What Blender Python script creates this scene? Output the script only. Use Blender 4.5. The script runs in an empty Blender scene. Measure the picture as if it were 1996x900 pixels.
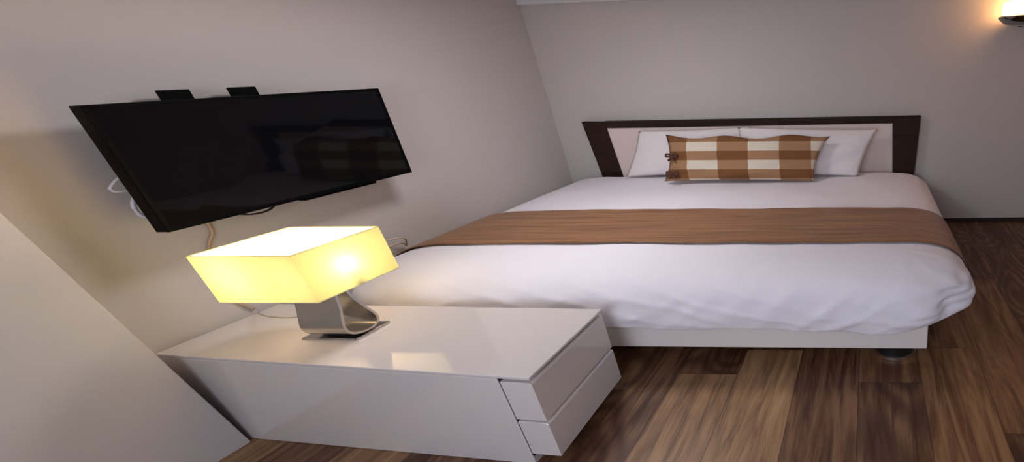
import bpy, bmesh, math, random
from mathutils import Vector, Matrix, noise
random.seed(7)
S = bpy.context.scene
COL = S.collection

# ------------------------------------------------------------------ camera
cam_d = bpy.data.cameras.new('camera'); cam = bpy.data.objects.new('camera', cam_d); COL.objects.link(cam)
cam.location = (3.0, -3.8174, 1.5)
cam.rotation_euler = (1.1752, 0.0298, 0.0487)
cam_d.sensor_fit = 'HORIZONTAL'; cam_d.sensor_width = 36.0
cam_d.lens = 787.32 / 1996 * 36
cam_d.shift_x = -(1652.8 - 998) / 1996
cam_d.clip_start = 0.02
S.camera = cam

# ------------------------------------------------------------------ light and exposure
S.view_settings.view_transform = 'Standard'
S.view_settings.look = 'None'
S.view_settings.exposure = 0.0
S.view_settings.gamma = 1.0
S.view_settings.use_curve_mapping = False
W = bpy.data.worlds.new('world'); S.world = W; W.use_nodes = True
W.node_tree.nodes['Background'].inputs[0].default_value = (0.55, 0.62, 0.8, 1)
W.node_tree.nodes['Background'].inputs[1].default_value = 0.6

def area(name, loc, rot, sx, sy, power, colour, spread=math.pi):
    d = bpy.data.lights.new(name, 'AREA'); d.shape = 'RECTANGLE'; d.size = sx; d.size_y = sy
    d.energy = power; d.color = colour; d.spread = spread
    o = bpy.data.objects.new(name, d); COL.objects.link(o); o.location = loc; o.rotation_euler = rot
    return o
CEILING = area('ceiling_lamp_light', (1.30, -1.65, 2.06), (0, 0, 0), 0.45, 0.4, 17, (0.98, 0.96, 1.0))
FRONT_FILL = area('front_fill_light', (2.35, -5.15, 1.35), (math.radians(90), 0, 0), 1.7, 1.1, 40, (0.80, 0.86, 1.0))  # cool fill added behind the camera to light the bed front

# ------------------------------------------------------------------ material helpers
def srgb(r, g, b):
    f = lambda c: (c / 255 / 12.92) if c / 255 <= 0.04045 else ((c / 255 + 0.055) / 1.055) ** 2.4
    return (f(r), f(g), f(b), 1)
class NT:
    def __init__(s, name):
        s.m = bpy.data.materials.new(name); s.m.use_nodes = True; s.t = s.m.node_tree
        s.b = s.t.nodes['Principled BSDF']; s.out = s.t.nodes['Material Output']
    def n(s, kind, **kw):
        k = s.t.nodes.new(kind)
        for a, v in kw.items(): setattr(k, a, v)
        return k
    def l(s, a, b): s.t.links.new(a, b)
    def setv(s, sock, v):
        if hasattr(v, 'links') or isinstance(v, bpy.types.NodeSocket): s.l(v, sock)
        else: sock.default_value = v
    def math(s, op, a, b=0.0, c=None):
        k = s.n('ShaderNodeMath', operation=op)
        s.setv(k.inputs[0], a); s.setv(k.inputs[1], b)
        if c is not None: s.setv(k.inputs[2], c)
        return k.outputs[0]
    def mix(s, f, a, b, blend='MIX'):
        k = s.n('ShaderNodeMix', data_type='RGBA', blend_type=blend)
        s.setv(k.inputs[0], f); s.setv(k.inputs[6], a); s.setv(k.inputs[7], b)
        return k.outputs[2]
    def coords(s, which='Object'):
        tc = s.n('ShaderNodeTexCoord'); sp = s.n('ShaderNodeSeparateXYZ'); s.l(tc.outputs[which], sp.inputs[0])
        return tc.outputs[which], sp.outputs[0], sp.outputs[1], sp.outputs[2]
    def comb(s, x, y, z):
        k = s.n('ShaderNodeCombineXYZ')
        for i, v in enumerate((x, y, z)): s.setv(k.inputs[i], v)
        return k.outputs[0]
    def noise(s, vec, scale, detail=3, rough=0.55, dist=0.0):
        k = s.n('ShaderNodeTexNoise'); s.l(vec, k.inputs['Vector'])
        k.inputs['Scale'].default_value = scale; k.inputs['Detail'].default_value = detail
        k.inputs['Roughness'].default_value = rough; k.inputs['Distortion'].default_value = dist
        return k.outputs[0]
    def ramp(s, f, stops):
        k = s.n('ShaderNodeValToRGB'); s.setv(k.inputs[0], f); e = k.color_ramp.elements
        while len(e) < len(stops): e.new(0.5)
        for i, (p, c) in enumerate(stops): e[i].position = p; e[i].color = c
        return k.outputs[0]
    def bump(s, h, strength=0.2, dist=0.01):
        k = s.n('ShaderNodeBump'); s.l(h, k.inputs['Height']); k.inputs['Strength'].default_value = strength
        k.inputs['Distance'].default_value = dist; s.l(k.outputs[0], s.b.inputs['Normal'])

def plain(name, colour, rough=0.5, metal=0.0, vary=0.04, scale=6, bump=0.0, bscale=60, spec=0.5, coat=0.0):
    m = NT(name); v, x, y, z = m.coords()
    n = m.noise(v, scale)
    dk = tuple(c * (1 - vary) for c in colour[:3]) + (1,); lt = tuple(min(1, c * (1 + vary)) for c in colour[:3]) + (1,)
    m.l(m.mix(n, dk, lt), m.b.inputs['Base Color'])
    m.b.inputs['Roughness'].default_value = rough; m.b.inputs['Metallic'].default_value = metal
    m.b.inputs['Specular IOR Level'].default_value = spec; m.b.inputs['Coat Weight'].default_value = coat
    if bump: m.bump(m.noise(v, bscale, 4), bump, 0.004)
    return m.m

M = {}
M['wall'] = plain('painted_wall', srgb(198, 191, 188), 0.85, vary=0.02, scale=2, bump=0.05, bscale=180)
M['ceiling'] = plain('ceiling_paint', srgb(225, 222, 224), 0.85, vary=0.02, scale=2)
M['trim'] = plain('white_trim_paint', srgb(220, 218, 220), 0.5)
M['skirt'] = plain('dark_skirting', srgb(46, 34, 30), 0.5)
M['lacquer'] = plain('white_gloss_lacquer', srgb(220, 213, 210), 0.08, vary=0.01, coat=0.3)
M['gap'] = plain('gap_shade_dark', srgb(40, 36, 36), 0.7)  # dark colour standing for the shade in the drawer gap
M['bedwhite'] = plain('off_white_bed_panel', srgb(236, 228, 222), 0.45, vary=0.02)
M['mattress'] = plain('mattress_ticking', srgb(220, 218, 215), 0.8)
M['panel'] = plain('headboard_cream_panel', srgb(224, 206, 200), 0.6, vary=0.03, scale=8)
M['chrome'] = plain('polished_chrome', (0.34, 0.34, 0.35, 1), 0.06, 1.0, vary=0.02)
M['ring'] = plain('bright_chrome_ring', (0.85, 0.84, 0.83, 1), 0.15, 1.0, vary=0.02)
M['foot'] = plain('dark_metal_foot', (0.05, 0.048, 0.046, 1), 0.3, 0.8, vary=0.02)
M['nickel'] = plain('brushed_nickel', (0.46, 0.45, 0.44, 1), 0.26, 1.0, vary=0.05, scale=20)
M['tvback'] = plain('black_plastic', (0.002, 0.002, 0.0025, 1), 0.5, spec=0.06)
M['screen'] = plain('glossy_black_screen', (0.003, 0.003, 0.004, 1), 0.04, vary=0.0, spec=0.2)
M['cablewhite'] = plain('white_cable', srgb(225, 222, 225), 0.4)
M['cableblack'] = plain('black_cable', (0.01, 0.01, 0.01, 1), 0.5)
M['linetan'] = plain('beige_line', srgb(196, 166, 138), 0.6)
M['cord'] = plain('cream_cord', srgb(206, 186, 162), 0.5)
M['linen'] = None

def fabric(name, colour, fine=220, bump=0.15, vary=0.03):
    m = NT(name); v, x, y, z = m.coords()
    n = m.noise(v, 5, 4); w = m.noise(v, fine, 2)
    dk = tuple(c * (1 - vary) for c in colour[:3]) + (1,); lt = tuple(min(1, c * (1 + vary)) for c in colour[:3]) + (1,)
    m.l(m.mix(n, dk, lt), m.b.inputs['Base Color']); m.b.inputs['Roughness'].default_value = 0.9
    m.b.inputs['Specular IOR Level'].default_value = 0.2
    m.b.inputs['Sheen Weight'].default_value = 0.15
    m.bump(w, bump, 0.002)
    return m.m
M['linen'] = fabric('white_duvet_cotton', srgb(236, 232, 238))
M['pillow'] = fabric('white_pillow_cotton', srgb(230, 224, 224))

def wood_dark():
    m = NT('dark_wenge_wood'); v, x, y, z = m.coords()
    g = m.noise(m.comb(m.math('MULTIPLY', x, 2.0), m.math('MULTIPLY', y, 30), m.math('MULTIPLY', z, 30)), 1.0, 5)
    m.l(m.ramp(g, [(0.3, srgb(38, 25, 20)), (0.7, srgb(54, 37, 30))]), m.b.inputs['Base Color'])
    m.b.inputs['Roughness'].default_value = 0.6; m.b.inputs['Specular IOR Level'].default_value = 0.15
    return m.m
M['wenge'] = wood_dark()

def runner_mat():
    m = NT('brown_woven_runner'); v, x, y, z = m.coords()
    s = m.noise(m.comb(m.math('MULTIPLY', x, 1.3), m.math('MULTIPLY', y, 34), m.math('MULTIPLY', z, 8)), 1.0, 5, 0.65)
    c = m.ramp(s, [(0.28, srgb(94, 58, 30)), (0.5, srgb(138, 92, 52)), (0.72, srgb(156, 108, 64))])
    m.l(c, m.b.inputs['Base Color']); m.b.inputs['Roughness'].default_value = 0.6
    m.b.inputs['Specular IOR Level'].default_value = 0.3; m.b.inputs['Sheen Weight'].default_value = 0.2
    m.bump(s, 0.25, 0.004)
    return m.m
M['runner'] = runner_mat()

def gingham(W_, H_):
    m = NT('brown_gingham_check'); v, x, y, z = m.coords()
    u = m.math('ADD', m.math('DIVIDE', x, W_), 0.5); t = m.math('ADD', m.math('DIVIDE', z, H_), 0.5)
    cu = m.math('FRACT', m.math('ADD', m.math('DIVIDE', m.math('SUBTRACT', u, 0.155), 0.39), 3.0))
    cr = m.math('FRACT', m.math('ADD', m.math('DIVIDE', m.math('SUBTRACT', t, 0.06), 0.40), 3.0))
    bc = m.math('GREATER_THAN', cu, 0.5); br = m.math('LESS_THAN', cr, 0.5)
    k = m.math('MULTIPLY', m.math('ADD', bc, br), 0.5)
    c = m.ramp(k, [(0.0, srgb(222, 210, 192)), (0.5, srgb(164, 126, 94)), (1.0, srgb(122, 82, 50))])
    w = m.noise(m.comb(m.math('MULTIPLY', x, 60), m.math('MULTIPLY', y, 60), m.math('MULTIPLY', z, 240)), 1.0, 2)
    m.l(m.mix(m.math('MULTIPLY', w, 0.12), c, srgb(80, 55, 40)), m.b.inputs['Base Color'])
    m.b.inputs['Roughness'].default_value = 0.9; m.b.inputs['Specular IOR Level'].default_value = 0.2
    m.bump(w, 0.15, 0.003)
    return m.m

def floor_mat():
    m = NT('brown_plank_floor'); v, x, y, z = m.coords()
    PW = 0.32
    px = m.math('DIVIDE', m.math('SUBTRACT', x, 0.05), PW); fx = m.math('FRACT', px)
    at = m.n('ShaderNodeAttribute', attribute_name='plank'); sp = m.n('ShaderNodeSeparateXYZ'); m.l(at.outputs['Vector'], sp.inputs[0])
    tone, off, fy = sp.outputs[0], sp.outputs[1], sp.outputs[2]
    # long streaks
    st = m.noise(m.comb(m.math('ADD', m.math('MULTIPLY', x, 17), off), m.math('MULTIPLY', y, 1.6), off), 1.0, 6, 0.62, 0.9)
    fine = m.noise(m.comb(m.math('ADD', m.math('MULTIPLY', x, 90), off), m.math('MULTIPLY', y, 6), off), 1.0, 3, 0.6)
    # cathedral figure: contour lines of a slow field
    fld = m.noise(m.comb(m.math('ADD', m.math('MULTIPLY', x, 2.6), off), m.math('MULTIPLY', y, 1.1), off), 1.0, 1, 0.4)
    ring = m.math('SINE', m.math('ADD', m.math('MULTIPLY', fld, 110), m.math('MULTIPLY', fine, 2.0)))
    ring = m.math('ADD', m.math('MULTIPLY', ring, 0.5), 0.5)
    base = m.ramp(tone, [(0.0, srgb(62, 36, 27)), (0.35, srgb(106, 66, 46)), (0.65, srgb(150, 108, 74)), (1.0, srgb(204, 162, 116))])
    c = m.mix(m.ramp(st, [(0.38, (0, 0, 0, 1)), (0.62, (1, 1, 1, 1))]), m.mix(0.62, base, srgb(78, 46, 30)), m.mix(0.3, base, srgb(206, 164, 118)))
    c = m.mix(m.math('MULTIPLY', ring, m.math('MULTIPLY', m.math('ADD', m.math('MULTIPLY', m.math('LESS_THAN', tone, 0.25), 0.50), 0.14), 1.0)), c, srgb(62, 36, 28))
    c = m.mix(m.math('MULTIPLY', fine, 0.42), c, srgb(58, 34, 24))
    seam = m.math('MAXIMUM', m.math('LESS_THAN', fx, 0.012), m.math('LESS_THAN', fy, 0.003))
    c = m.mix(m.math('MULTIPLY', seam, 0.6), c, srgb(36, 22, 18))
    m.l(c, m.b.inputs['Base Color'])
    m.b.inputs['Roughness'].default_value = 0.42; m.b.inputs['Specular IOR Level'].default_value = 0.35
    m.bump(m.math('SUBTRACT', fine, m.math('MULTIPLY', seam, 2.0)), 0.08, 0.003)
    return m.m
M['floor'] = floor_mat()

def shade_mat(name, dif, tr, rough=0.9):
    m = NT(name); v, x, y, z = m.coords()
    w = m.noise(v, 120, 2)
    a = m.n('ShaderNodeBsdfDiffuse'); t = m.n('ShaderNodeBsdfTranslucent'); mx = m.n('ShaderNodeMixShader')
    m.l(m.mix(m.math('MULTIPLY', w, 0.08), dif, tuple(c * .8 for c in dif[:3]) + (1,)), a.inputs[0])
    t.inputs[0].default_value = tr; mx.inputs[0].default_value = 0.5
    m.l(a.outputs[0], mx.inputs[1]); m.l(t.outputs[0], mx.inputs[2]); m.l(mx.outputs[0], m.out.inputs[0])
    m.t.nodes.remove(m.b)
    return m.m
M['shade'] = shade_mat('yellow_lamp_shade_fabric', (0.80, 0.74, 0.42, 1), (0.160, 0.180, 0.088, 1))
M['diffuser'] = shade_mat('white_shade_diffuser', (0.85, 0.85, 0.83, 1), (0.95, 0.95, 0.92, 1))
M['underside'] = shade_mat('added_underside_panel', (0.80, 0.78, 0.70, 1), (0.26, 0.27, 0.28, 1))  # for the panel added under the shade to dim its downward light
def glow(name, colour, strength):
    m = NT(name); e = m.n('ShaderNodeEmission'); e.inputs[0].default_value = colour; e.inputs[1].default_value = strength
    m.l(e.outputs[0], m.out.inputs[0]); m.t.nodes.remove(m.b); return m.m
M['bulb'] = glow('lit_bulb', (1.0, 0.88, 0.6, 1), 12)
M['sconce_glass'] = glow('lit_frosted_glass', (1.0, 0.50, 0.17, 1), 14)
def glass():
    m = NT('added_window_glass'); m.b.inputs['Roughness'].default_value = 0.0; m.b.inputs['Transmission Weight'].default_value = 1.0
    m.b.inputs['IOR'].default_value = 1.45; return m.m
M['glass'] = glass()

# ------------------------------------------------------------------ object helpers
def tag(o, label=None, cat=None, group=None, kind=None):
    if label: o['label'] = label
    if cat: o['category'] = cat
    if group: o['group'] = group
    if kind: o['kind'] = kind
    return o
def empty(name, loc, label, cat, group=None):
    o = bpy.data.objects.new(name, None); COL.objects.link(o); o.location = loc; o.empty_display_size = 0.1
    return tag(o, label, cat, group)
def link(name, bm, mat, parent=None, smooth=False, angle=None, origin=None):
    """bm holds world coordinates; the object's origin goes to the parent's or to 'origin'."""
    me = bpy.data.meshes.new(name)
    bmesh.ops.recalc_face_normals(bm, faces=bm.faces)
    org = Vector(origin) if origin is not None else (Vector(parent_origin(parent)) if parent else Vector((0, 0, 0)))
    bmesh.ops.translate(bm, verts=bm.verts, vec=-org)
    bm.to_mesh(me); bm.free()
    if smooth:
        for p in me.polygons: p.use_smooth = True
        if angle is not None:
            try: me.set_sharp_from_angle(angle=math.radians(angle))
            except Exception: pass
    me.materials.append(mat)
    o = bpy.data.objects.new(name, me); COL.objects.link(o)
    if parent:
        o.parent = parent; o.location = org - Vector(parent_origin(parent))
    else: o.location = org
    return o
def parent_origin(p):
    v = Vector((0, 0, 0))
    while p is not None: v += Vector(p.location); p = p.parent
    return v
def bmnew(): return bmesh.new()
def hexa(bm, pts, bevel=0.0, seg=2):
    """pts: 4 bottom corners then 4 top corners (same order around)"""
    vs = [bm.verts.new(p) for p in pts]
    fs = [bm.faces.new([vs[i] for i in q]) for q in ((3, 2, 1, 0), (4, 5, 6, 7), (0, 1, 5, 4), (1, 2, 6, 5), (2, 3, 7, 6), (3, 0, 4, 7))]
    if bevel:
        es = list({e for f in fs for e in f.edges})
        bmesh.ops.bevel(bm, geom=es, offset=bevel, segments=seg, profile=0.5, affect='EDGES')
    return bm
def box(bm, x0, x1, y0, y1, z0, z1, bevel=0.0, seg=2):
    return hexa(bm, [(x0, y0, z0), (x1, y0, z0), (x1, y1, z0), (x0, y1, z0), (x0, y0, z1), (x1, y0, z1), (x1, y1, z1), (x0, y1, z1)], bevel, seg)
def tube(bm, pts, r, n=8):
    pts = [Vector(p) for p in pts]; rings = []
    for i, p in enumerate(pts):
        d = (pts[min(i + 1, len(pts) - 1)] - pts[max(i - 1, 0)]).normalized()
        a = d.cross(Vector((0, 0, 1)));
        if a.length < 0.05: a = d.cross(Vector((1, 0, 0)))
        a.normalize(); b = d.cross(a)
        rings.append([bm.verts.new(p + r * (math.cos(t) * a + math.sin(t) * b)) for t in [2 * math.pi * k / n for k in range(n)]])
    for A, B in zip(rings, rings[1:]):
        for k in range(n): bm.faces.new((A[k], A[(k + 1) % n], B[(k + 1) % n], B[k]))
    bm.faces.new(rings[0][::-1]); bm.faces.new(rings[-1])
    return bm
def smoothpath(pts, n=8):
    P = [Vector(p) for p in pts]; P = [2 * P[0] - P[1]] + P + [2 * P[-1] - P[-2]]; out = []
    for i in range(1, len(P) - 2):
        for k in range(n):
            t = k / n; a, b, c, d = P[i - 1:i + 3]
            out.append(0.5 * (2 * b + (c - a) * t + (2 * a - 5 * b + 4 * c - d) * t * t + (3 * b - a - 3 * c + d) * t ** 3))
    out.append(P[-2]); return out
def lathe(bm, prof, cx, cy, rx=1.0, ry=1.0, n=40):
    rings = []
    for r, z in prof:
        rings.append([bm.verts.new((cx + rx * r * math.cos(2 * math.pi * k / n), cy + ry * r * math.sin(2 * math.pi * k / n), z)) for k in range(n)])
    for A, B in zip(rings, rings[1:]):
        for k in range(n): bm.faces.new((A[k], A[(k + 1) % n], B[(k + 1) % n], B[k]))
    bm.faces.new(rings[0][::-1]); bm.faces.new(rings[-1])
    return bm
def struct(name, bm, mat): return tag(link(name, bm, mat), kind='structure')

# ------------------------------------------------------------------ the room
RX, FY, CZ = 4.85, -5.3, 2.10
def floor_obj():
    rnd = random.Random(11); PW, PL = 0.32, 1.35
    fixed_end = {6: -2.176, 7: -1.98, 8: -3.05, 9: -2.222, 10: -1.95, 11: -2.516, 12: -2.0, 13: -1.2, 14: -2.2, 5: -2.9, 4: -2.55, 3: -2.75}
    tones = {6: (0.16, 0.80), 7: (0.10, 0.88), 8: (0.3, 0.50), 9: (0.48, 0.20), 10: (0.30, 0.60), 11: (0.42, 0.10), 12: (0.12, 0.2), 13: (0.2, 0.06), 14: (0.1, 0.15), 5: (0.22, 0.4), 4: (0.6, 0.3), 3: (0.2, 0.5)}  # planks right of the bed are toned dark to carry its shade
    bm = bmnew(); lay = bm.loops.layers.float_vector.new('plank')
    k = -1
    while 0.05 + k * PW < RX + .1:
        x0, x1 = max(-.1, 0.05 + k * PW), min(RX + .1, 0.05 + (k + 1) * PW)
        e = fixed_end.get(k, rnd.uniform(-2.9, -1.6))
        y = e - 4 * PL
        while y < 0.1:
            a, b = max(y, FY - .1), min(y + PL, 0.1)
            if b > a:
                t = rnd.random() ** 1.2
                if k in tones:
                    if abs(y - e) < .01: t = tones[k][0]
                    elif abs(y + PL - e) < .01: t = tones[k][1]
                sd = rnd.uniform(0, 40)
                f = bm.faces.new([bm.verts.new(p) for p in ((x0, a, 0), (x1, a, 0), (x1, b, 0), (x0, b, 0))])
                for lp, v in zip(f.loops, (0, 0, 1, 1)): lp[lay] = (t, sd, v)
            y += PL
        k += 1
    o = link('floor', bm, M['floor']); tag(o, kind='structure')
    if o.data.polygons[0].normal.z < 0: o.data.flip_normals()
floor_obj()
struct('ceiling', box(bmnew(), -0.1, RX + .1, FY - .1, 0.1, CZ, CZ + .06), M['ceiling'])
struct('wall_back', box(bmnew(), -0.1, RX + .1, 0.0, 0.1, 0, CZ), M['wall'])
struct('wall_left', box(bmnew(), -0.1, 0.0, FY - .1, 0.0, 0, CZ), M['wall'])
struct('wall_right', box(bmnew(), RX, RX + .1, FY - .1, 0.0, 0, CZ), M['wall'])
bm = bmnew()      # unseen front wall; its window opening is added for the front fill
wx0, wx1, wz0, wz1 = 1.4, 3.3, 0.75, 1.95
for a in ((0, wx0, 0, CZ), (wx1, RX, 0, CZ), (wx0, wx1, 0, wz0), (wx0, wx1, wz1, CZ)):
    box(bm, a[0], a[1], FY - .1, FY, a[2], a[3])
struct('wall_front', bm, M['wall'])
bm = bmnew()
for a in ((wx0, wx0 + .05, wz0, wz1), (wx1 - .05, wx1, wz0, wz1), (wx0 + .05, wx1 - .05, wz0, wz0 + .05), (wx0 + .05, wx1 - .05, wz1 - .05, wz1), (2.32, 2.38, wz0 + .05, wz1 - .05)):
    box(bm, a[0], a[1], FY - .08, FY - .02, a[2], a[3])
wn = struct('added_window', bm, M['trim'])  # unseen window, added to go with the front fill
link('pane', box(bmnew(), wx0 + .05, wx1 - .05, FY - .055, FY - .045, wz0 + .05, wz1 - .05), M['glass'], wn)
# the wall that stands forward of the left wall, nearest the camera; its end leans a little
def yl(z): return -2.635 - 0.0815 * z
struct('wall_foreground', hexa(bmnew(), [(0.0, FY, 0), (0.2, FY, 0), (0.2, yl(0), 0), (0.0, yl(0), 0), (0.0, FY, CZ), (0.2, FY, CZ), (0.2, yl(CZ), CZ), (0.0, yl(CZ), CZ)], 0.004), M['wall'])
bm = bmnew()
box(bm, 0.0, RX, -0.035, 0.0, 2.035, CZ, 0.006)
struct('trim_1', bm, M['trim'])
struct('baseboard_back', box(bmnew(), 3.56, RX, -0.012, 0.0, 0.0, 0.035, 0.003), M['skirt'])

# ------------------------------------------------------------------ bed
bed = empty('bed', (1.75, -1.1, 0), 'wide double bed with white base and dark framed headboard against the back wall', 'bed')
link('bed_base', box(bmnew(), 0.16, 3.29, -2.085, -0.10, 0.10, 0.262, 0.008), M['bedwhite'], bed)
link('mattress', box(bmnew(), 0.30, 3.22, -2.02, -0.12, 0.263, 0.50, 0.06, 4), M['mattress'], bed)
# headboard: dark frame of two legs and a top rail around a cream panel
hb = empty('headboard', (0, 0, 0), None, None); hb.parent = bed; hb.location = (0, 1.04, 0)
def hx(xo0, xo1, z):      # left edge leans with height
    k = (z - 0.59) / (1.055 - 0.59)
    return xo0 + (xo1 - xo0) * k
y0, y1 = -0.075, -0.03
for (a0, a1, b0, b1) in ((0.367, 0.313, 0.575, 0.529), (3.217, 3.211, 3.42, 3.457)):
    zt = 1.055 if a0 < 1 else 1.041
    bm = hexa(bmnew(), [(hx(a0, a1, 0), y0, 0.0), (hx(b0, b1, 0), y0, 0.0), (hx(b0, b1, 0), y1, 0.0), (hx(a0, a1, 0), y1, 0.0),
                        (a1, y0, zt + .006 * (a0 < 1)), (b1, y0, zt), (b1, y1, zt), (a1, y1, zt + .006 * (a0 < 1))], 0.004)
    link('frame_leg', bm, M['wenge'], hb)
bm = hexa(bmnew(), [(0.529, y0, 0.998), (3.211, y0, 0.982), (3.211, y1, 0.982), (0.529, y1, 0.998), (0.529, y0, 1.060), (3.211, y0, 1.042), (3.211, y1, 1.042), (0.529, y1, 1.060)], 0.003)
link('top_rail', bm, M['wenge'], hb)
bm = hexa(bmnew(), [(0.60, y0 + .012, 0.30), (3.21, y0 + .012, 0.30), (3.21, y1, 0.30), (0.60, y1, 0.30), (0.535, y0 + .012, 0.997), (3.205, y0 + .012, 0.981), (3.205, y1, 0.981), (0.535, y1, 0.997)], 0.004)
link('cushioned_panel', bm, M['panel'], hb)
for fx_, fy_ in ((3.13, -1.99), (0.35, -1.99), (3.13, -0.25), (0.35, -0.25)):
    ft = link('foot', lathe(bmnew(), [(0.088, 0.022), (0.086, 0.10)], fx_, fy_, 1.15, 0.75), M['foot'], bed, True, 40)
    link('foot_ring', lathe(bmnew(), [(0.092, 0.0), (0.098, 0.004), (0.098, 0.018), (0.09, 0.022)], fx_, fy_, 1.15, 0.75), M['ring'], ft, True, 40)

# ------------------------------------------------------------------ duvet and runner (one drape function)
BX0, BX1, BY0, BY1 = 0.50, 3.12, -1.80, -0.16
PROF = [(0.0, .552), (.05, .5515), (.10, .549), (.16, .541), (.21, .528), (.255, .508), (.29, .480), (.315, .446), (.33, .408), (.338, .37), (.338, .335), (.333, .302), (.327, .272)]
def refine(P, n=4):
    q = smoothpath([(a, 0, b) for a, b in P], n); return [(p.x, p.z) for p in q]
PROF = refine(PROF, 3)
SL, SR, SF, SB = 1.36, 1.24, 1.08, 0.12
def disp(p, k):
    """k: 0 on the flat top .. 1 at the hem"""
    a = 0.006 * noise.noise(Vector((p.x * 2.2, p.y * 2.2, 3.1))) + 0.0035 * noise.noise(Vector((p.x * 6, p.y * 6, 9.4)))
    d = Vector((0, 0, a * (1 - k)))
    if k > 0.2:
        f = min(1, (k - 0.2) / 0.55)
        f2 = min(1, max(0, (k - 0.30) / 0.5))
        def crease(th, off, wid, sx=1.1):
            q = p.x + p.y; c_, s_ = math.cos(th), math.sin(th)
            al = q * c_ + p.z * s_; ac = -q * s_ + p.z * c_
            n_ = noise.noise(Vector((al * sx, ac * wid, off)))
            return max(0, 1 - abs(n_) * 3.2) ** 2
        m1 = 0.5 + 0.5 * noise.noise(Vector((p.x * 1.3, p.y, 7))); m2 = 1 - m1
        r = 0.024 * crease(0.42, 2.0, 9) * m1 + 0.020 * crease(-0.30, 5.0, 10) * m2 + 0.010 * crease(0.9, 9.0, 8)
        d += Vector((0, -r, 0.1 * r)) * f2
        d += Vector((0, -0.010, 0)) * noise.noise(Vector((p.x * 1.8, p.z * 4, 3))) * f
    return d
def drape_mesh():
    bm = bmnew(); NX, NY = 84, 54
    xs = [BX0 + (BX1 - BX0) * i / NX for i in range(NX + 1)]; ys = [BY0 + (BY1 - BY0) * j / NY for j in range(NY + 1)]
    top = {}
    for i, x in enumerate(xs):
        for j, y in enumerate(ys):
            p = Vector((x, y, PROF[0][1])); top[i, j] = bm.verts.new(p + disp(p, 0))
    for i in range(NX):
        for j in range(NY): bm.faces.new((top[i, j], top[i + 1, j], top[i + 1, j + 1], top[i, j + 1]))
    # border, anticlockwise, with fans at corners
    brd = []
    K = 10
    def fan(a0, a1): return [a0 + (a1 - a0) * k / K for k in range(K + 1)]
    for i in range(NX + 1):
        if i == 0: brd += [(0, 0, a) for a in fan(180, 270)]
        elif i == NX: brd += [(NX, 0, a) for a in fan(270, 360)]
        else: brd.append((i, 0, 270))
    for j in range(1, NY + 1):
        if j == NY: brd += [(NX, NY, a) for a in fan(0, 90)]
        else: brd.append((NX, j, 0))
    for i in range(NX - 1, -1, -1):
        if i == 0: brd += [(0, NY, a) for a in fan(90, 180)]
        else: brd.append((i, NY, 90))
    for j in range(NY - 1, 0, -1): brd.append((0, j, 180))
    prev = [top[b[0], b[1]] for b in brd]
    for q, (o, z) in enumerate(PROF[1:], 1):
        k = q / (len(PROF) - 1); ring = []
        for (i, j, ang) in brd:
            c, s = math.cos(math.radians(ang)), math.sin(math.radians(ang))
            dx = o * c * (SR if c > 0 else SL); dy = o * s * (SB if s > 0 else SF)
            p = Vector((xs[i] + dx, ys[j] + dy, z))
            # hem: wavy, a little higher towards the left, deepest near the right end of the foot
            if k > 0.5:
                h = (k - 0.5) * 2
                p.z += h * (0.010 * noise.noise(Vector((p.x * 2.5, p.y * 2.5, 1.0))) + 0.022 * max(0, (2.0 - p.x) / 2.0) - 0.022 * math.exp(-((p.x - 3.02) / 0.16) ** 2) * (1 if s < -.7 else 0))
                if c > 0.05: p.z += h * 0.045 * c
            # crumpled front right corner
            if c > 0.02 and s < -0.02:
                g = math.sin(math.radians((ang - 270) * 2)) * min(1, k * 1.6)
                p += Vector((0.045, 0.0, 0)) * g * (0.3 + k)
                p += Vector((1, -1, 0.4)) * 0.030 * g * noise.noise(Vector((ang * 0.11, z * 24, 4)))
                p += Vector((-0.7, 0.7, 0)) * (0.075 * math.exp(-((ang - 308) / 9) ** 2) * math.exp(-((z - .36) / .075) ** 2) - 0.02 * math.exp(-((ang - 312) / 12) ** 2) * math.exp(-((z - .47) / .025) ** 2))
            p += disp(p, k)
            p.x = max(p.x, 0.012); p.y = max(p.y, -2.205)
            ring.append(bm.verts.new(p))
        n = len(ring)
        for a in range(n):
            b = (a + 1) % n; vs = [prev[a], prev[b], ring[b], ring[a]]
            u = []
            for v in vs:
                if v not in u: u.append(v)
            if len(u) >= 3: bm.faces.new(u)
        prev = ring
    return bm
dv = link('duvet', drape_mesh(), M['linen'], None, True, origin=(1.8, -1.0, 0.5))
sd = dv.modifiers.new('thick', 'SOLIDIFY'); sd.thickness = 0.012; sd.offset = -1
ss = dv.modifiers.new('sub', 'SUBSURF'); ss.levels = 1; ss.render_levels = 1
tag(dv, 'rumpled white duvet spread over the wide bed with hanging sides', 'duvet')

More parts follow.
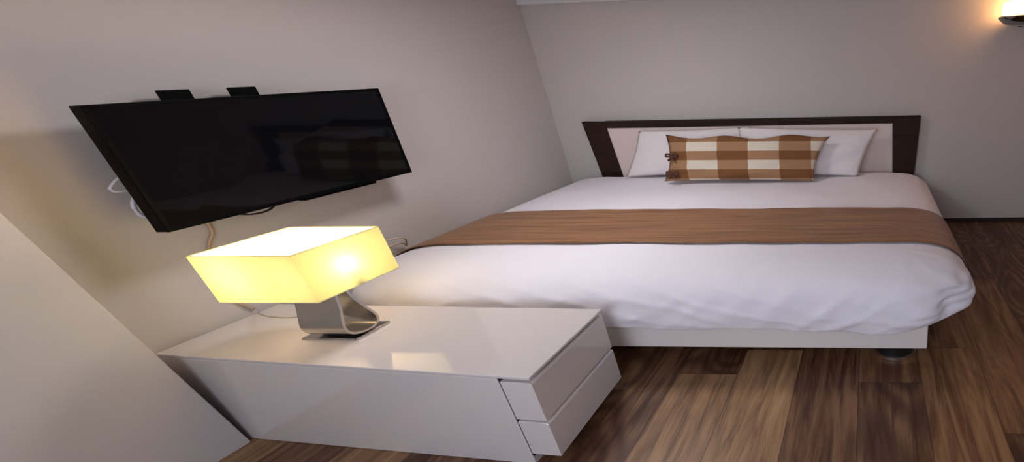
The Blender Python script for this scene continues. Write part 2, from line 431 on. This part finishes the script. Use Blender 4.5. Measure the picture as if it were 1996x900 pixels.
def runner_mesh():
    bm = bmnew()
    LIFT = 0.013
    def row(v):           # v 0 near the foot, 1 near the pillows
        pts = []
        yn = -1.735; yf = -1.150
        def at(x, z, nx, nz, k):
            y = yn + (yf - yn) * v + 0.010 * math.sin(x * 1.7) + 0.006 * noise.noise(Vector((x * 2, v * 3, 2)))
            p = Vector((x, y, z)); p += disp(p, k) * 0.9 if k < 0.2 else disp(p, k)
            return p + Vector((nx, 0, nz)) * LIFT
        P = PROF[:-1]
        for q in range(len(P) - 1, 0, -1):
            o, z = P[q]; a = (P[min(q + 1, len(P) - 1)][0] - P[q - 1][0]) * SL; b = P[q - 1][1] - P[min(q + 1, len(P) - 1)][1]
            L = math.hypot(a, b); x = BX0 - o * SL; pts.append(at(x, z, -b / L, a / L, q / (len(PROF) - 1)))
        for i in range(0, 71): pts.append(at(BX0 + (BX1 - BX0) * i / 70, PROF[0][1], 0, 1, 0))
        for q in range(1, len(P)):
            o, z = P[q]; a = (P[min(q + 1, len(P) - 1)][0] - P[q - 1][0]) * SR; b = P[q - 1][1] - P[min(q + 1, len(P) - 1)][1]
            L = math.hypot(a, b); x = BX1 + o * SR; pts.append(at(x, z, b / L, a / L, q / (len(PROF) - 1)))
        for p in pts: p.x = max(p.x, 0.004)
        return [bm.verts.new(p) for p in pts]
    R_ = [row(j / 16) for j in range(17)]
    for A, B in zip(R_, R_[1:]):
        for k in range(len(A) - 1): bm.faces.new((A[k], A[k + 1], B[k + 1], B[k]))
    return bm
rn = link('bed_runner', runner_mesh(), M['runner'], None, True, origin=(1.8, -1.45, 0.55))
sd = rn.modifiers.new('thick', 'SOLIDIFY'); sd.thickness = 0.007; sd.offset = 0
ss = rn.modifiers.new('sub', 'SUBSURF'); ss.levels = 1; ss.render_levels = 1
tag(rn, 'brown woven bed runner lying across the foot half of the white duvet', 'bed runner')

# ------------------------------------------------------------------ pillows and cushion
def pillow_mesh(w, h, t, seed, pinch=0.08, sag=0.0, n=36, mat_wave=0.0, sl=0.0, sr=0.0):
    """local: x width, z height, y thickness"""
    bm = bmnew(); fr, bk = {}, {}
    for i in range(n + 1):
        for j in range(n + 1):
            u, v = 2 * i / n - 1, 2 * j / n - 1
            th = t * 0.5 * ((1 - abs(u) ** 2.6) * (1 - abs(v) ** 2.4)) ** 0.55
            x = w / 2 * u * (1 - pinch * (1 - v * v)* abs(u) ** 3) ; z = h / 2 * v * (1 - pinch * 1.1 * (1 - u * u) * abs(v) ** 3)
            nn = noise.noise(Vector((u * 2.2 + seed, v * 2.2, seed))) ; n2 = noise.noise(Vector((u * 5 + seed, v * 3 - u * 2, seed + 7)))
            x += (sl * (1 - u) + sr * (1 + u)) * 0.25 * v
            z += mat_wave * math.sin(u * 8 + seed) * max(0, v) ** 3
            e = max(0, 1 - max(abs(u), abs(v)) ** 6)
            y = -th - (0.02 * nn + 0.010 * (1 - abs(n2)) ** 3) * e
            fr[i, j] = bm.verts.new((x, y, z))
            bk[i, j] = fr[i, j] if i in (0, n) or j in (0, n) else bm.verts.new((x, th * 0.8 + 0.008 * nn * e, z))
    for i in range(n):
        for j in range(n):
            bm.faces.new((fr[i, j], fr[i + 1, j], fr[i + 1, j + 1], fr[i, j + 1]))
            q = [bk[i, j], bk[i, j + 1], bk[i + 1, j + 1], bk[i + 1, j]]
            if len(set(q)) == 4:
                try: bm.faces.new(q)
                except ValueError: pass
    return bm
def place(o, loc, rot): o.location = loc; o.rotation_euler = rot
pl = link('pillow', pillow_mesh(1.13, 0.41, 0.11, 1.3, 0.04, sl=0.17), M['pillow'], None, True)
place(pl, (1.36, -0.185, 0.782), (math.radians(-14), math.radians(-1.0), 0))
tag(pl, 'white pillow leaning on the left half of the dark framed headboard', 'pillow', 'white pillows against the headboard')
pr = link('pillow', pillow_mesh(1.16, 0.41, 0.11, 5.1, 0.04, sr=0.17), M['pillow'], None, True)
place(pr, (2.40, -0.250, 0.775), (math.radians(-14), math.radians(2.0), 0))
tag(pr, 'white creased pillow leaning on the right half of the headboard', 'pillow', 'white pillows against the headboard')
CW, CH = 1.37, 0.385
cu = link('cushion', pillow_mesh(CW, CH, 0.12, 3.7, 0.06, mat_wave=0.014, sl=0.03, sr=0.14), gingham(CW, CH), None, True)
place(cu, (1.905, -0.415, 0.762), (math.radians(-16), math.radians(0.8), 0))
tag(cu, 'brown and cream checked cushion in front of the two white pillows', 'cushion')
tm = plain('dark_brown_tie', srgb(84, 52, 38), 0.8)
for tz in (0.02, -0.13):
    bm = bmnew(); c = Vector((-0.60, -0.055, tz))
    for sgn in (-1, 1):
        loop = [c, c + Vector((0.022 * sgn, -.010, .016)), c + Vector((0.046 * sgn, -.008, .012)), c + Vector((0.044 * sgn, -.008, -.006)), c + Vector((0.02 * sgn, -.008, -.004)), c]
        tube(bm, smoothpath(loop, 5), 0.009, 6)
        tube(bm, smoothpath([c, c + Vector((0.012 * sgn, -.010, -.022)), c + Vector((0.03 * sgn, -.004, -.040))], 5), 0.009, 6)
    bmesh.ops.create_icosphere(bm, subdivisions=2, radius=0.014, matrix=Matrix.Translation(c + Vector((0, -.01, 0))))
    me = bpy.data.meshes.new('tie_bow'); bm.to_mesh(me); bm.free(); me.materials.append(tm)
    for p in me.polygons: p.use_smooth = True
    o = bpy.data.objects.new('tie_bow', me); COL.objects.link(o); o.parent = cu
    tag(o, 'dark brown tie bow')

# ------------------------------------------------------------------ bedside cabinet
FLc, FRc, BRc, BLc = Vector((.026, -2.611)), Vector((1.745, -2.721)), Vector((1.737, -2.272)), Vector((.040, -2.233))
def wp(u, v, z):
    p = FLc * (1 - u) * (1 - v) + FRc * u * (1 - v) + BRc * u * v + BLc * (1 - u) * v
    return (p.x, p.y, z)
def wbox(bm, u0, u1, v0, v1, z0, z1, bevel=0.004, seg=2):
    return hexa(bm, [wp(u0, v0, z0), wp(u1, v0, z0), wp(u1, v1, z0), wp(u0, v1, z0), wp(u0, v0, z1), wp(u1, v0, z1), wp(u1, v1, z1), wp(u0, v1, z1)], bevel, seg)
NZ = 0.469
cab = empty('bedside_cabinet', (0.88, -2.45, 0), 'low white gloss bedside cabinet with two drawers standing against the left wall', 'cabinet')
link('body', wbox(bmnew(), 0.0, 0.919, 0.004, 1.0, 0.0, NZ - 0.014), M['lacquer'], cab)
link('top_panel', wbox(bmnew(), 0.0, 1.0, 0.0, 1.0, NZ - 0.013, NZ, 0.003), M['lacquer'], cab)
link('gap_shade', wbox(bmnew(), 0.9195, 0.922, 0.01, 0.99, 0.045, NZ - 0.016, 0.001), M['gap'], cab)  # dark strip put in as the shade between body and drawers
for z0, z1 in ((0.062, 0.240), (0.252, 0.440)):
    # drawer block, its upper front edge cut back as a finger pull
    bm = bmnew()
    vs = []
    prof = [(0.9225, z0), (0.998, z0), (0.998, z1 - 0.007), (0.993, z1), (0.9225, z1)]
    A = [bm.verts.new(wp(u, 0.005, z)) for u, z in prof]; B = [bm.verts.new(wp(u, 0.995, z)) for u, z in prof]
    n = len(prof)
    bm.faces.new(A); bm.faces.new(B[::-1])
    for k in range(n): bm.faces.new((A[k], B[k], B[(k + 1) % n], A[(k + 1) % n]))
    bmesh.ops.bevel(bm, geom=list(bm.edges), offset=0.002, segments=1, affect='EDGES')
    link('drawer', bm, M['lacquer'], cab)

# ------------------------------------------------------------------ table lamp
lamp = empty('table_lamp', (0.68, -2.45, NZ), 'lit table lamp with yellow rectangular shade on the white bedside cabinet', 'lamp')
sx0, sx1, sy0, sy1, sz0, sz1 = 0.465, 0.881, -2.595, -2.305, 0.707, 0.910
link('base_plate', box(bmnew(), 0.560, 0.815, -2.515, -2.385, NZ + .0005, NZ + 0.010, 0.002), M['nickel'], lamp)
# teardrop metal ribbon
prof = smoothpath([(0,) + q for q in ((-2.485, .735), (-2.497, .66), (-2.503, .62), (-2.518, .565), (-2.522, .53), (-2.505, .50), (-2.46, .486), (-2.42, .497), (-2.410, .53), (-2.432, .59), (-2.453, .655), (-2.462, .735))], 7)
bm = bmnew(); pin, pout = [], []
for i, p in enumerate(prof):
    d = (prof[min(i + 1, len(prof) - 1)] - prof[max(i - 1, 0)]).normalized(); nrm = Vector((0, -d.z, d.y)) * 0.0045
    pin.append(p + nrm); pout.append(p - nrm)
X0, X1 = 0.610, 0.805
Q = [[bm.verts.new((x, q.y, q.z)) for q in L] for L in (pin, pout) for x in (X0, X1)]
for k in range(len(prof) - 1):
    bm.faces.new((Q[0][k], Q[1][k], Q[1][k + 1], Q[0][k + 1])); bm.faces.new((Q[2][k], Q[2][k + 1], Q[3][k + 1], Q[3][k]))
    bm.faces.new((Q[0][k], Q[0][k + 1], Q[2][k + 1], Q[2][k])); bm.faces.new((Q[1][k], Q[3][k], Q[3][k + 1], Q[1][k + 1]))
for k in (0, len(prof) - 1): bm.faces.new((Q[0][k], Q[1][k], Q[3][k], Q[2][k]))
bmesh.ops.translate(bm, verts=bm.verts, vec=(0, 0, 0.0005))
link('ribbon_stem', bm, M['nickel'], lamp, True, 40)
bm = bmnew()
box(bm, sx0 + .006, sx1 - .006, -2.458, -2.446, 0.724, 0.730)
link('shade_carrier', bm, M['nickel'], lamp, True, 40)
for bx in (0.575, 0.832):
    sk = link('socket', lathe(bmnew(), [(0.014, 0.7305), (0.016, 0.733), (0.016, 0.748), (0.012, 0.752)], bx, -2.452), M['nickel'], lamp, True, 40)
    link('bulb', lathe(bmnew(), [(0.010, 0.7525), (0.014, 0.758), (0.017, 0.766), (0.017, 0.772), (0.012, 0.779), (0.003, 0.782)], bx, -2.452, n=24), M['bulb'], sk, True)
bm = bmnew()      # shade: four thin fabric walls
T = 0.003
vs = []
outer = [(sx0, sy0), (sx1, sy0), (sx1, sy1), (sx0, sy1)]
lo = [bm.verts.new((x, y, sz0)) for x, y in outer]; hi = [bm.verts.new((x, y, sz1)) for x, y in outer]
for k in range(4): bm.faces.new((lo[k], lo[(k + 1) % 4], hi[(k + 1) % 4], hi[k]))
SH = link('lamp_shade', bm, M['shade'], lamp)
bm = bmnew()
v4 = [bm.verts.new((x + (0.002 if x < .6 else -.002), y + (.002 if y < -2.45 else -.002), sz0 + 0.004)) for x, y in outer]; bm.faces.new(v4)
link('added_bottom_panel', bm, M['underside'], lamp)  # unseen panel added to hold back bulb light below the shade
bm = bmnew()
v4 = [bm.verts.new((x + (0.002 if x < .6 else -.002), y + (.002 if y < -2.45 else -.002), sz1 - 0.004)) for x, y in outer]; bm.faces.new(v4)
DF = link('top_diffuser', bm, M['diffuser'], lamp)
tag(DF, 'bright white diffuser')
bm = bmnew()
tube(bm, smoothpath([(0.62, -2.44, NZ + .006), (0.50, -2.37, NZ + .004), (0.324, -2.348, NZ + .003), (0.24, -2.352, NZ + .003), (0.134, -2.34, NZ + .003), (0.05, -2.315, NZ + .003)], 8), 0.0022, 6)
link('cord', bm, M['cord'], lamp, True)
def point(name, loc, power, colour, r):
    d = bpy.data.lights.new(name, 'POINT'); d.energy = power; d.color = colour; d.shadow_soft_size = r
    o = bpy.data.objects.new(name, d); COL.objects.link(o); o.location = loc; return o
LB = point('lamp_light', (0.575, -2.455, 0.825), 20.0, (1.0, 0.67, 0.36), 0.04)
LB2 = point('lamp_light_right', (0.834, -2.463, 0.809), 4.6, (1.0, 0.76, 0.52), 0.02)

# ------------------------------------------------------------------ television
tv = empty('television', (0.16, -1.96, 0.95), 'wide black flat television on wall brackets on the left wall above the cabinet', 'television')
# front face corners (x, y, z): near-top, near-bottom, far-bottom, far-top
NT_, NB_, FB_, FT_ = Vector((.200, -2.455, 1.4395)), Vector((.196, -2.464, .953)), Vector((.190, -1.523, .958)), Vector((.200, -1.510, 1.443))
def tvp(a, b, depth):
    """a 0 near .. 1 far, b 0 bottom .. 1 top, depth from the front face back to the wall"""
    p = NB_ * (1 - a) * (1 - b) + FB_ * a * (1 - b) + FT_ * a * b + NT_ * (1 - a) * b
    return Vector((p.x - depth, p.y, p.z))
def tvbox(bm, a0, a1, b0, b1, d0, d1, bev=0.002):
    return hexa(bm, [tvp(a0, b0, d0), tvp(a1, b0, d0), tvp(a1, b0, d1), tvp(a0, b0, d1), tvp(a0, b1, d0), tvp(a1, b1, d0), tvp(a1, b1, d1), tvp(a0, b1, d1)], bev)
link('housing', tvbox(bmnew(), 0.0, 1.0, 0.0, 1.0, 0.004, 0.055, 0.003), M['tvback'], tv)
link('back_cover', tvbox(bmnew(), 0.06, 0.94, 0.08, 0.80, 0.055, 0.075, 0.008), M['tvback'], tv)
bm = bmnew()
for a in ((0, 1, 0, .035), (0, 1, .975, 1), (0, .014, .035, .975), (.986, 1, .035, .975)): tvbox(bm, *a, -0.002, 0.004, 0.001)
link('bezel', bm, M['tvback'], tv)
link('screen', tvbox(bmnew(), .0142, .9858, .0355, .9745, 0.0005, 0.0038, 0.0), M['screen'], tv)
bm = bmnew(); tvbox(bm, 0.46, 0.80, -0.028, -0.004, 0.01, 0.05, 0.003)
link('speaker_bar', bm, M['tvback'], tv)
for ya, yb in ((-2.205, -2.132), (-2.005, -1.93)):
    bm = bmnew()
    box(bm, 0.001, 0.022, ya, yb, 1.0, 1.41, 0.002); box(bm, 0.065, 0.10, ya, yb, 1.40, 1.478, 0.002); box(bm, 0.022, 0.10, ya + .015, yb - .015, 1.05, 1.12, 0.002)
    box(bm, 0.085, 0.11, ya, yb, 1.05, 1.44, 0.002)
    link('wall_bracket', bm, M['tvback'], tv)
link('cable_loop', tube(bmnew(), smoothpath([(0.13, -2.25, .96), (0.14, -2.215, .938), (0.14, -2.17, .930), (0.14, -2.13, .938), (0.13, -2.10, .96)], 6), 0.0045, 6), M['cableblack'], tv, True)
bm = bmnew()
tube(bm, smoothpath([(0.10, -2.40, 1.19), (0.10, -2.445, 1.165), (0.10, -2.472, 1.135), (0.10, -2.45, 1.122), (0.10, -2.40, 1.125)], 7), 0.005, 7)
tube(bm, smoothpath([(0.10, -2.40, 1.13), (0.10, -2.44, 1.085), (0.10, -2.452, 1.05), (0.10, -2.445, 1.015), (0.10, -2.40, .985)], 7), 0.006, 7)
wc = link('white_cable', bm, M['cablewhite'], tv, True); tag(wc, 'white cable')
# thin beige tube running down the wall below the television
o = link('wall_line', tube(bmnew(), smoothpath([(0.008, -2.27, .97), (0.008, -2.265, .88), (0.008, -2.30, .82), (0.008, -2.34, .70), (0.008, -2.33, .55), (0.008, -2.30, .48)], 8), 0.005, 6), M['linetan'], None, True, origin=(0, -2.27, .5))
tag(o, 'thin beige line running down the left wall behind the yellow lamp shade', 'cable')
# power lead in the gap between the bed and the wall
bm = bmnew()
tube(bm, smoothpath([(0.008, -1.80, .56), (0.03, -1.73, .578), (0.06, -1.665, .577), (0.06, -1.62, .555), (0.02, -1.60, .50)], 8), 0.005, 6)
tube(bm, smoothpath([(0.02, -1.60, .50), (0.05, -1.64, .535), (0.06, -1.70, .545), (0.04, -1.78, .53), (0.008, -1.86, .48)], 8), 0.005, 6)
o = link('power_cable', bm, M['cord'], None, True, origin=(0.03, -1.7, .5))
tag(o, 'thin cream power cable at the left wall beside the bed foot', 'cable')

# ------------------------------------------------------------------ wall sconce at the top right
sc = empty('wall_sconce', (4.25, 0, 1.78), 'lit chrome wall light with frosted glass shade at the upper right', 'wall lamp')
cx, cy = 4.255, -0.155
link('chrome_dish', lathe(bmnew(), [(0.02, 1.724), (0.11, 1.727), (0.17, 1.742), (0.21, 1.772), (0.222, 1.79), (0.212, 1.797), (0.18, 1.801), (0.05, 1.803)], cx, cy, 1.05, 0.66), M['chrome'], sc, True, 40)
link('glass_shade', lathe(bmnew(), [(0.185, 1.804), (0.196, 1.810), (0.20, 1.825), (0.20, 1.875), (0.19, 1.895), (0.16, 1.902)], cx, cy, 1.0, 0.62), M['sconce_glass'], sc, True, 50)
bm = bmnew(); lathe(bm, [(0.05, 0), (0.05, 0.02), (0.044, 0.026)], 0, 0); bmesh.ops.rotate(bm, verts=bm.verts, cent=(0, 0, 0), matrix=Matrix.Rotation(math.radians(90), 3, 'X')); bmesh.ops.translate(bm, verts=bm.verts, vec=(cx, -0.0005, 1.775))
link('wall_plate', bm, M['chrome'], sc, True, 40)
link('arm', tube(bmnew(), [(cx, -0.02, 1.775), (cx, -0.06, 1.775), (cx, -0.10, 1.776)], 0.014, 12), M['chrome'], sc, True)
